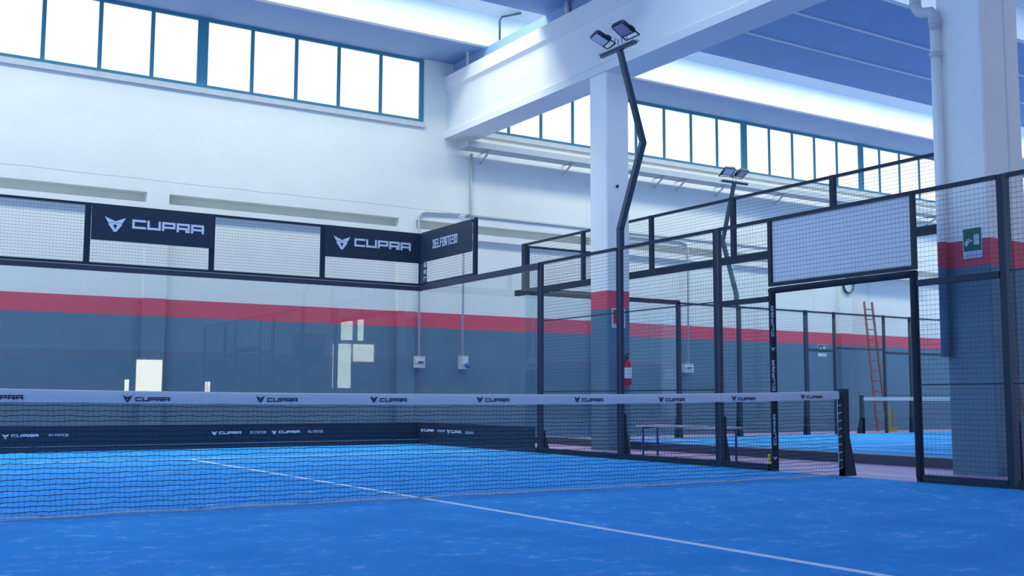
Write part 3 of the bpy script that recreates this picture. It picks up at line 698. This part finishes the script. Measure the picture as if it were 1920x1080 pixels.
def sbox(x, z0, z1, w_, label, plug=False):
    o = empty('switch_box', (x, YW-0.06, z0), label, 'switch box')
    MB().box(x-w_/2, x+w_/2, YW-0.07, YW+0.09, z0, z1).build('body', M_BOX, o)
    MB().box(x-w_/2+0.02, x+w_/2-0.02, YW-0.08, YW-0.07, z0+0.1, z1-0.04).build('cover', M_SIGNW, o)
    if plug: MB().tube([(x+0.03, YW-0.08, z0+0.09), (x+0.04, YW-0.16, z0+0.05)], 0.045, 12).build('blue_plug', M_BLUE, o, smooth=True)
    else: MB().box(x-0.05, x+0.07, YW-0.085, YW-0.08, z0+0.10, z0+0.13).build('label_strip', M_BANNER, o)
sbox(5.95, 1.48, 1.72, 0.24, 'pale square switch box on the wall beside the court corner')
sbox(7.02, 1.47, 1.75, 0.17, 'pale switch box with blue plug on the wall'
     , True)
sbox(13.32, 1.49, 1.71, 0.30, 'pale switch box on the wall behind the second court')
# roof odds and ends
conduit([(6.91, 10.42, 7.78), (6.91, 10.42, 8.64), (6.95, 10.40, 8.72), (7.35, 10.3, 8.85)], 'dark conduit rising from the deep beam into the roof light', 0.022, M_POLE)
one('vent_pipe', M_PIPE, 'short white pipe standing on the deep beam at the top edge', 'pipe', smooth=True)(MB().tube([(6.66, 7.62, 7.78), (6.66, 7.62, 8.11)], 0.045, 12))
one('hanging_strut', M_PIPE, 'thin white strut standing on the deep beam near the window wall', 'strut')(MB().box(6.52, 6.56, 11.08, 11.12, 7.78, 8.10))
# cable loop and dark bar on the far wall
m = MB(); m.tube([(19.2+0.20*math.cos(t*math.pi/12), 12.005, 3.98+0.2*math.sin(t*math.pi/12)) for t in range(24)]+[(19.4, 12.005, 3.98)], 0.03, 8)
one('cable_loop', M_POLE, 'dark round loop hanging on the far wall above the ladder', 'cable loop', smooth=True)(m)
one('wall_bar', M_PVC, 'grey horizontal bar on the far wall above the ladder', 'bar')(MB().box(19.4, 22.5, 11.85, 12.0, 4.26, 4.42))

# ------------------------------------------------------------ small things
# bench
b = empty('bench', (6.2, 3.8, -0.02), 'long low bench with pale seat and blue legs behind the fence', 'bench')
MB().box(5.98, 6.13, 2.85, 4.85, 0.42, 0.45).box(6.16, 6.31, 2.85, 4.85, 0.42, 0.45).build('seat', M_SEAT, b)
for y in (3.0, 4.7):
    for x in (6.0, 6.28): MB().tube([(x, y, -0.02), (x, y, 0.38), (x+(0.02 if x < 6.1 else -0.02), y, 0.42)], 0.016, 8).build('leg', M_BENCH, b, smooth=True)
    MB().tube([(6.0, y, 0.41), (6.28, y, 0.41)], 0.014, 8).build('crossbar', M_BENCH, b, smooth=True)
MB().tube([(6.14, 3.0, 0.15), (6.14, 4.7, 0.15)], 0.012, 8).tube([(6.0, 3.0, 0.15), (6.28, 3.0, 0.15)], 0.012, 8).tube([(6.0, 4.7, 0.15), (6.28, 4.7, 0.15)], 0.012, 8).build('stretcher', M_BENCH, b)
# fire extinguisher
fx, fy = 6.895, 6.21
e = empty('fire_extinguisher', (fx, fy, 1.06), 'red fire extinguisher with white label hung on the square column', 'fire extinguisher')
MB().tube([(fx, fy, 1.06), (fx, fy, 1.08), (fx, fy, 1.42), (fx, fy, 1.47), (fx, fy, 1.50)], [0.045, 0.072, 0.072, 0.055, 0.025], 18).build('cylinder', M_REDP, e, smooth=True)
MB().tube([(fx, fy, 1.18), (fx, fy, 1.36)], 0.074, 18, caps=False).build('label_wrap', M_SIGNW, e, smooth=True)
MB().tube([(fx, fy, 1.50), (fx, fy, 1.55)], 0.02, 10).bar((fx-0.06, fy, 1.56), (fx+0.05, fy, 1.60), 0.02, 0.015).build('valve', M_BLACK, e)
MB().tube([(fx-0.02, fy, 1.54), (fx-0.09, fy-0.01, 1.50), (fx-0.095, fy, 1.30), (fx-0.085, fy, 1.12)], 0.011, 8).build('hose', M_BLACK, e, smooth=True)
MB().box(fx-0.02, fx+0.02, fy+0.04, 6.30, 1.40, 1.44).build('hook', M_BLACK, e)
def sign(name, o_, uu, n, w_, h, parts, label, cat='sign', base=M_SIGNW):
    o_, uu, n = Vector(o_), Vector(uu), Vector(n)
    s = empty(name, o_, label, cat)
    MB().prism([(0, 0), (w_, 0), (w_, h), (0, h)], o_, uu, (0, 0, 1), n, 0.006).build('board', base, s)
    for (nm, mt, polys) in parts:
        m = MB()
        for pl in polys: m.prism([(x*w_, y*h) for x, y in pl], o_+n*0.006, uu, (0, 0, 1), n, 0.002 if nm == 'field' else 0.004)
        m.build(nm, mt, s)
R4 = lambda a, b, c, d: [(a, b), (c, b), (c, d), (a, d)]
sign('fire_sign', (6.635, 6.298, 2.03), (1, 0, 0), (0, -1, 0), 0.285, 0.325, [('field', M_SIGNR, [R4(.10, .2, .90, .95)]), ('pictogram', M_SIGNW, [R4(.42, .32, .60, .70), R4(.46, .72, .56, .82), R4(.30, .70, .42, .76)]), ('caption', M_SIGNR, [R4(.2, .08, .8, .12)])],
     'red and white fire extinguisher sign on the square column')
sign('emergency_sign', (6.548, -0.50, 2.44), (0, -1, 0), (-1, 0, 0), 0.245, 0.345, [('field', M_GREEN, [R4(.05, .24, .97, .99)]),
     ('pictogram', M_SIGNW, [R4(.60, .42, .87, .78), [(.12, .42), (.22, .40), (.34, .52), (.32, .62), (.24, .64), (.12, .56)], R4(.28, .60, .36, .66), [(.36, .56), (.50, .54), (.54, .60), (.40, .62)]]),
     ('caption', M_PRINTG, [R4(.2, .14, .72, .17), R4(.15, .06, .78, .09)])], 'green emergency exit sign with white pictogram on the broad column')
sign('exit_sign', (18.05, YW+0.089, 2.0), (1, 0, 0), (0, -1, 0), 0.34, 0.33, [('field', M_GREEN, [R4(.04, .30, .96, .97)]), ('pictogram', M_SIGNW, [R4(.60, .40, .82, .85), [(.2, .4), (.3, .4), (.45, .62), (.35, .8), (.22, .66)]])],
     'small green exit sign on the far grey wall')
# ladder
ld = empty('ladder', (19.6, 11.3, -0.02), 'old reddish wooden ladder leaning against the far wall', 'ladder')
Lb, Lt, Rb, Rt = Vector((19.40, 11.32, 0.0)), Vector((19.77, 11.96, 3.56)), Vector((19.80, 11.32, 0.0)), Vector((20.09, 11.96, 3.56))
for a, c in ((Lb, Lt), (Rb, Rt)): MB().bar(a, c, 0.045, 0.06).build('rail', M_LADDER, ld)
for k in range(12):
    t = 0.06+0.08*k; MB().tube([lerp(Lb, Lt, t), lerp(Rb, Rt, t)], 0.016, 8).build('rung', M_LADDER, ld, smooth=True)
m = MB()
for (p, q) in (((19.62, 11.1, 0.75), (19.63, 11.1, 0.10)), ((19.80, 11.1, 0.5), (19.82, 11.1, 0.2))): m.bar(p, q, 0.05, 0.05)
m.box(19.55, 19.87, 11.06, 11.14, -0.02, 0.10)
one('yellow_stand', mat('yellow_worn', (0.42, 0.33, 0.05), 0.6), 'small yellow stand at the foot of the wooden ladder', 'stand')(m)
# broom
br = empty('broom', (6.76, -1.15, -0.02), 'brown wooden broom leaning against the broad column at the right edge', 'broom')
MB().tube([(6.76, -1.15, 0.10), (6.764, -0.865, 1.56)], 0.014, 10).build('handle', M_BROOM, br, smooth=True)
MB().bar((6.60, -1.16, 0.10), (6.92, -1.14, 0.10), 0.06, 0.05).build('head', M_BROOM, br)
MB().bar((6.60, -1.16, 0.03), (6.92, -1.14, 0.03), 0.05, 0.10).build('bristles', M_BANNER, br)
GROUPS = {'wire_fence': 'wire mesh fence sections', 'glass_screen': 'clear glass court screens', 'fence_post': 'dark fence posts', 'short_post': 'short posts on the end wall', 'sponsor_banner': 'black sponsor banners',
          'floodlight_pole': 'bent floodlight poles', 'switch_box': 'wall switch boxes', 'conduit': 'wall conduits', 'concrete_column': 'painted columns', 'net_post': 'net posts', 'tennis_net': 'court nets',
          'artificial_turf': 'blue court surfaces', 'base_rail': 'dark base rails', 'base_channel': 'dark base channels', 'glass_top_channel': 'dark channels above the glass', 'door_post': 'padded door posts', 'slim_post': 'slim gate posts', 'pale_floor_line': 'lines on the red floor'}
for o in bpy.data.objects:
    g_ = GROUPS.get(o.name.split('.')[0])
    if g_ and o.parent is None: o['group'] = g_
for o in bpy.data.objects:
    if '_o' in o: del o['_o']
